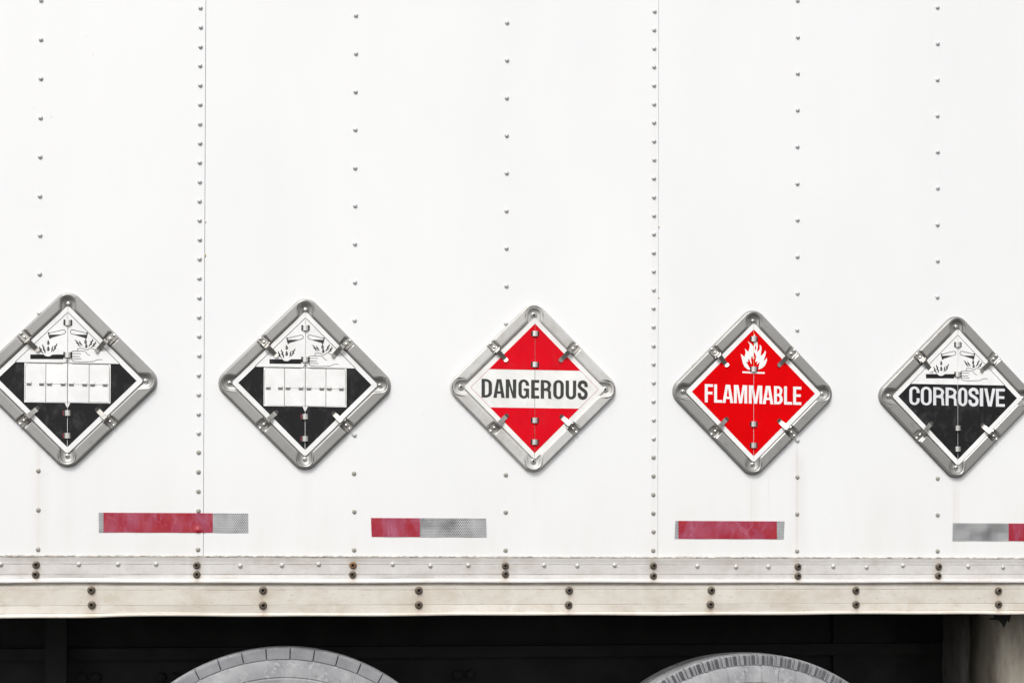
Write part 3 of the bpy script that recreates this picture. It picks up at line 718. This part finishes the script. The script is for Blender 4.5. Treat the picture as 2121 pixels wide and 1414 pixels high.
# ---- the corrosive pictogram; coordinates traced on the leaf in millimetres-like picture units, then scaled
def pc(a, b):
    px, py = a/9.641+520, b/9.641+630
    return (-.0008486+(px-632)*.00126563+(py-700)*.0000052, .12164679+(px-632)*.0000256-(py-700)*.00127779)
def PC(L): return [pc(a, b) for a, b in L]
def picto(leafs, h):
    def add(side, me): link(me.name, me, leafs[side])
    # left tube
    for side, mx in ((0, None), (1, 2178)):
        f = (lambda a: a) if mx is None else (lambda a: mx-a)
        dy = 0 if mx is None else 8
        tube = [(f(a), b+dy*0) for a, b in [(735, 682), (990, 622), (1020, 622), (1040, 640), (1044, 665), (1030, 692), (950, 718), (800, 765)]]
        o = strip('test_tube_outline', PC(tube), .0014, M_LINE, h)
        liq = poly('test_tube_liquid', [PC([(f(a), b) for a, b in [(712, 715), (955, 712), (800, 765), (765, 785), (745, 800), (735, 795), (725, 750)]])], M_LINE, h)
        lip = poly('test_tube_lip', [PC([(f(a), b) for a, b in [(705, 672), (722, 666), (742, 684), (738, 698), (718, 718), (708, 700)]])], M_LINE, h)
        edge = strip('test_tube_outline', PC([(f(716), 700), (f(722), 745), (f(742), 798)]), .0013, M_LINE, h)
        add(side, joinmeshes('test_tube', [o, liq, lip, edge]))
    for side, cx, cy, r in ((0, 713, 880, 26), (0, 712, 1000, 28), (1, 1427, 862, 26), (1, 1440, 945, 26)):
        pts = [(cx, cy-2.6*r)]+[(cx+r*math.cos(math.radians(a)), cy+1.25*r*math.sin(math.radians(a))) for a in range(-40, 225, 22)]
        hole = [(cx-r*.35+r*.28*math.cos(math.radians(a)), cy-.1*r+r*.4*math.sin(math.radians(a))) for a in range(0, 360, 45)]
        add(side, poly('droplet', [PC(pts), PC(hole)], M_LINE, h))
    sq = [(0, [(553, 940), (548, 975), (575, 1005), (565, 1030), (590, 1050), (622, 1085)]), (0, [(612, 900), (604, 935), (632, 965), (622, 1000), (650, 1030), (645, 1050), (660, 1078)]),
          (0, [(800, 938), (785, 985), (790, 1010), (772, 1055)]), (0, [(882, 882), (870, 925), (835, 950), (848, 980), (822, 1005), (808, 1048)]),
          (1, [(1218, 816), (1262, 850), (1258, 870), (1290, 890), (1286, 915), (1335, 948)]), (1, [(1298, 836), (1322, 870), (1320, 885), (1345, 905), (1366, 940)]),
          (1, [(1560, 798), (1566, 830), (1530, 865), (1538, 895), (1505, 920), (1488, 952)]), (1, [(1608, 845), (1622, 880), (1585, 905), (1592, 930), (1560, 945), (1535, 968)])]
    for side, P in sq:
        add(side, strip('fume_mark', PC(P), .0025, M_LINE, h, taper=lambda t_: .45+1.1*math.sin(PI*min(1, max(0, t_)))))
    bar = [(370, 1100), (625, 1100), (655, 1128), (690, 1138), (740, 1138), (770, 1118), (800, 1102), (1003, 1102), (1003, 1194), (370, 1190)]
    add(0, poly('corroded_bar', [PC(bar)], M_BLACK, h))
    hand = [[(1620, 1022), (1590, 1000), (1550, 985), (1500, 985), (1470, 1010), (1440, 1015), (1405, 1000), (1385, 985), (1300, 983), (1280, 990), (1276, 1020), (1300, 1035), (1400, 1040), (1440, 1065), (1465, 1098), (1515, 1124)],
            [(1290, 1036), (1180, 1040), (1165, 1050), (1165, 1078)], [(1165, 1085), (1336, 1085)], [(1160, 1110), (1162, 1140), (1318, 1143)],
            [(1130, 1170), (1150, 1182), (1348, 1190)], [(1165, 1190), (1175, 1225), (1230, 1238), (1350, 1246), (1480, 1244), (1580, 1238), (1630, 1215), (1690, 1202), (1752, 1207)]]
    add(1, joinmeshes('hand_drawing', [strip('hand_line', PC(spline(P, 4) if len(P) > 3 else P), .0013, M_LINE, h) for P in hand]))

def pf(a, b):
    px, py = a/11.785+1500, b/11.785+670
    return (-.00128309+(px-1560)*.00136851, .12281046+(px-1560)*.0000266-(py-720)*.00132865)
FLAME = [(640, 1130), (560, 1105), (490, 1045), (450, 960), (430, 870), (415, 790), (395, 735), (440, 760), (490, 810), (510, 740), (518, 680), (495, 605), (540, 640), (585, 685), (605, 620), (618, 560), (618, 510), (590, 460), (565, 425), (610, 455), (660, 490), (718, 560), (728, 530), (726, 490), (710, 440), (703, 380), (703, 310), (715, 280), (745, 240), (748, 290), (760, 340), (795, 400), (805, 460), (818, 520), (814, 580), (800, 640), (800, 685), (850, 640), (865, 590), (862, 550), (868, 505), (905, 560), (908, 620), (895, 690), (885, 785), (930, 755), (975, 700), (990, 645), (1015, 690), (1005, 750), (985, 820), (960, 905), (1000, 880), (1035, 820), (1040, 880), (1020, 960), (980, 1030), (920, 1085), (835, 1115),
         (835, 1060), (850, 1000), (870, 930), (800, 990), (790, 970), (810, 940), (805, 910), (760, 940), (755, 900), (775, 840), (770, 780), (745, 720), (735, 695), (716, 720), (716, 760), (730, 810), (728, 860), (705, 870), (690, 830), (685, 785), (655, 820), (650, 880), (665, 940), (668, 990), (640, 950), (615, 880), (600, 848), (580, 880), (582, 935), (525, 925), (570, 990), (600, 1050), (640, 1100)]
FHOLE = [(762, 522), (778, 580), (770, 637), (752, 642), (748, 590), (752, 540)]

def holder(idx, kind, label):
    cx, cz = CEN[idx]; wf = (W1, W2, W2, W3, W3)[idx]
    root = empty('placard_holder', (cx, -wf, OZ+cz), (PI/2, 0, 0), label=label, category='hazard placard', group='diamond hazard placards along the trailer side')
    white = kind == 'dangerous'
    link('frame', F_WHITE if white else F_STEEL, root)
    for k in range(4):
        a = k*PI/2
        link('corner_rivet', ME_LUGW if white else ME_LUG, root, (.197*math.cos(a), .197*math.sin(a), .0036), (random.uniform(-.1, .1), random.uniform(-.1, .1), random.uniform(0, 6)))
    # leaves
    du, dv = {0: (0, 0), 1: (0, .0006), 2: (.0030, -.0004), 3: (.0010, -.0003), 4: (.0032, -.0008)}[idx]
    LS, LR = .1925, .0075 if not white else .0060
    W0 = .0078; TH = .0014
    out = rdiamond(LS, LR)
    gap = .0006
    PW = M_PCREAM if white else M_PWHITE
    # backing spine seen in the slit between the leaves, and the stack of spare leaves under them
    back = [poly('spare_leaf', [[(x*.990, y*.990) for x, y in out]], PW, W0-.0018, .0016)]
    bo = link('spare_leaves', joinmeshes('spare_leaves', back), root, (du-.0004, dv-.0006, 0))
    leafs = []
    for s in (-1, 1):
        pts = clip(out, s*-1, 0, -gap) if s > 0 else clip(out, 1, 0, -gap)
        lf = link('placard_leaf', poly('placard_leaf', [pts], PW, W0, TH), root, (du, dv, 0), (0, -s*.0035, 0))
        leafs.append(lf)
    INK = W0+.0003
    D = [(0.1745, 0), (0, .1745), (-.1745, 0), (0, -.1745)]
    def inkpoly(nm, pts, mat, h=INK):
        for s in (0, 1):
            q = clip(pts, 1, 0, -gap) if s == 0 else clip(pts, -1, 0, -gap)
            if len(q) > 2: link(nm, poly(nm, [q], mat, h), leafs[s])
    def outline(P, mat, wd=.0012, h=INK):
        link('border_line', strip('border_line', P, wd, mat, h), leafs[0 if P[1][0]+P[0][0] < 0 else 1])
    ringz = W0+.0006
    if kind in ('corrosive', 'corrosive_flaps'):
        tz = .0430 if kind == 'corrosive_flaps' else .0355
        inkpoly('black_field', clip(D, 0, 1, tz), M_BLACK)
        for s in (-1, 1): outline([(s*(.1745-tz), tz), (s*.0008, .1738)], M_LINE)
        if kind == 'corrosive':
            picto(leafs, INK)
            K = [('C', 118, 315), ('O', 338, 545), ('R', 575, 790), ('R', 812, 1030), ('O', 1055, 1228), ('S', 1252, 1443), ('I', 1468, 1533), ('V', 1553, 1768), ('E', 1778, 1950)]
            word(leafs, K, -.1425, .1385, 118, 1950, -.0238, .0505, -.006, .172, M_LETG, INK+.0003)
            mid = leafs
        else:
            # upper flaps carrying the pictogram, standing a little proud and notched over the hinge
            up_ = []
            for s in (-1, 1):
                q = clip(D, 0, -1, -(tz+.0002)) ; q = clip(q, -s, 0, -gap)
                q = clip(q, -s*.0095, -.0070, -(.0070*tz+.0070*.0095))
                f = link('upper_flap', poly('upper_flap', [q], PW, W0+.0022, .0009), root, (du, dv, 0)); up_.append(f)
                link('border_line', strip('border_line', [(s*(.1745-tz), tz+.0006), (s*.0008, .1738)], .0013, M_LINE, W0+.0025), f)
            picto(up_, W0+.0025); ringz = W0+.0030
            # white box with four number flaps
            bx = [(-.1085, -.0600), (-.0070, -.0600), (-.0005, -.0735), (-.0005, .0415), (-.1085, .0415)]
            for s in (0, 1):
                q = bx if s == 0 else [(-x, y) for x, y in bx][::-1]
                link('number_panel_base', poly('number_panel_base', [q], PW, W0+.0006, .0005), leafs[s])
            r = .009
            for q, hw_ in (([(-.0546, -.0590), (-.0546, .0400)], .0013), ([(.0543, -.0590), (.0543, .0400)], .0013)):
                link('flap_gap', strip('flap_gap', q, hw_, M_LINE, W0+.0010), root, (du, dv, 0))
            gr = [(-.1060, -.055)]+arc(-.0965, .0312, .0095, .0095, 180, 90, 6)+[(-.012, .0407)]
            for sg in (-1, 1):
                link('tray_shadow_line', strip('tray_shadow_line', [(-sg*x, y) for x, y in gr], .0011, M_WASH, W0+.0010), root, (du, dv, 0))  # grey strip paints the shadow line along the tray's rounded border
            for k, (a, b) in enumerate(((-.1045, -.0553), (-.0539, -.0009), (.0009, .0536), (.0550, .1045))):
                if k == 0: q = arc(a+r, -.0575+.004, r*.5, .004, 180, 270, 3)+[(b, -.0575), (b, .0395)]+arc(a+r, .0395-r, r, r, 90, 180, 6)
                elif k == 3: q = [(a, -.0575), (b, -.0575)]+arc(b-r, .0395-r, r, r, 0, 90, 6)+[(a, .0395)]
                else: q = [(a, -.0585), (b, -.0585), (b, .0395), (a, .0395)]
                fo = link('number_flap', poly('number_flap', [q], PW, 0, .0009), root, (du, dv, W0+.0017), (random.uniform(-.004, .004), random.uniform(-.006, .006), 0))
                for f in (.16, .80):
                    link('flap_loop', ME_SRING, fo, (a+(b-a)*f, -.0108, -.0008))
                if k > 0:
                    link('fold_line', strip('fold_line', [(a, -.0120), (b, -.0120)], .0009, M_WASH, .0002), fo)
            link('spine', poly('spine', [[(-.0007, -.1900), (.0005, -.1900), (.0005, -.0760), (-.0007, -.0760)]], M_PWHITE, W0-.0001), root, (du, dv, 0))
            link('hinge_seam', poly('hinge_seam', [[(-.0006, -.0600), (.0006, -.0600), (.0006, .0500), (-.0006, .0500)]], M_LINE, W0+.0012), root, (du, dv, 0))
    elif kind == 'flammable':
        inkpoly('red_field', D, M_RED)
        L, R_ = split_poly('flame_symbol', [[pf(a, b) for a, b in FLAME], [pf(a, b) for a, b in FHOLE]], M_LETW, INK+.0003, 0.0)
        link('flame_symbol', L, leafs[0]); link('flame_symbol', R_, leafs[1])
        L, R_ = split_poly('flame_base_line', [[pf(a, b) for a, b in ((440, 1158), (985, 1180), (985, 1222), (440, 1200))]], M_LETW, INK+.0003, 0.0)
        link('flame_base_line', L, leafs[0]); link('flame_base_line', R_, leafs[1])
        K = [('F', 100, 262), ('L', 285, 445), ('A', 452, 665), ('M', 678, 942), ('M', 975, 1243), ('A', 1253, 1465), ('B', 1478, 1652), ('L', 1680, 1843), ('E', 1862, 2025)]
        word(leafs, K, -.1382, .1352, 100, 2025, -.0303, .0500, -.012, .162, M_LETW, INK+.0003)
        link('yellow_edge', strip('yellow_edge', [(.0002, .0775), (.0002, .168)], .0009, M_YEL, W0+.0001), root, (du, dv, 0))
    else:
        inkpoly('red_field', clip(D, 0, -1, -.0495), M_RED2); inkpoly('red_field', clip(D, 0, 1, -.0530), M_RED2)
        for s in (-1, 1):
            outline([(s*.1245, .0495), (s*.1741, 0), (s*.1210, -.0530)], M_PINK, .0008)
        K = [('D', 145, 320), ('A', 343, 535), ('N', 552, 728), ('G', 765, 945), ('E', 980, 1117), ('R', 1143, 1325), ('O', 1355, 1533), ('U', 1565, 1745), ('S', 1770, 1940)]
        word(leafs, K, -.1448, .1446, 145, 1940, -.0272, .0500, -.003, .182, M_GREY, INK+.0003)
        link('hinge_seam', poly('hinge_seam', [[(-.0006, -.18), (.0006, -.18), (.0006, .1780), (-.0006, .1780)]], M_BOLT, W0-.0005), root, (du, dv, 0))
    # hinge loops on the centre seam
    for k, v in enumerate((.1475, .0640, -.0865, -.1450)):
        z = ringz if v > 0 else W0+.0006
        o = link('hinge_loop', ME_RING, root, (du+.0002, dv+v, z), (0, 0, random.uniform(-.03, .03)))
        pink = kind == 'corrosive_flaps' and v < 0
        link('slot', ME_SLOTP if pink else ME_SLOTL, o, (0, 0, .0002))
        if pink: link('slot_edge', strip('slot_edge', [(-.0108, -.0062), (-.0108, .0062)], .0012, M_PINK, .0002), o, (0, 0, .0001))
        link('slot', ME_SLOTR, o, (0, 0, .0002))
    # clips in the middle of each side
    for k in range(4):
        a = PI/4+k*PI/2
        c = link('clip', ME_CLIP, root, (0, 0, 0), (0, 0, a+random.uniform(-.006, .006)))
        link('spring_arm', ME_ARM3 if (kind == 'corrosive_flaps' and math.sin(a) > 0) else (ME_ARM2 if random.random() < .5 else ME_ARM), c, (random.uniform(-.001, .001), 0, 0), (0, 0, random.uniform(-.02, .02)))
        link('rivet', ME_CRIV, c, (.1655, 0, .0094)); link('rivet', ME_CRIV, c, (.1525, 0, .0110))
    return root
holder(0, 'corrosive_flaps', 'grey framed corrosive symbol placard with blank number flaps, leftmost and cut by the left edge')
holder(1, 'corrosive_flaps', 'grey framed corrosive symbol placard with blank number flaps, whole, just left of the DANGEROUS one')
holder(2, 'dangerous', 'red and white diamond placard reading DANGEROUS in an off-white metal frame')
holder(3, 'flammable', 'red diamond placard reading FLAMMABLE under a white flame in a grey frame')
holder(4, 'corrosive', 'black and white diamond placard reading CORROSIVE in a grey frame at the right edge')
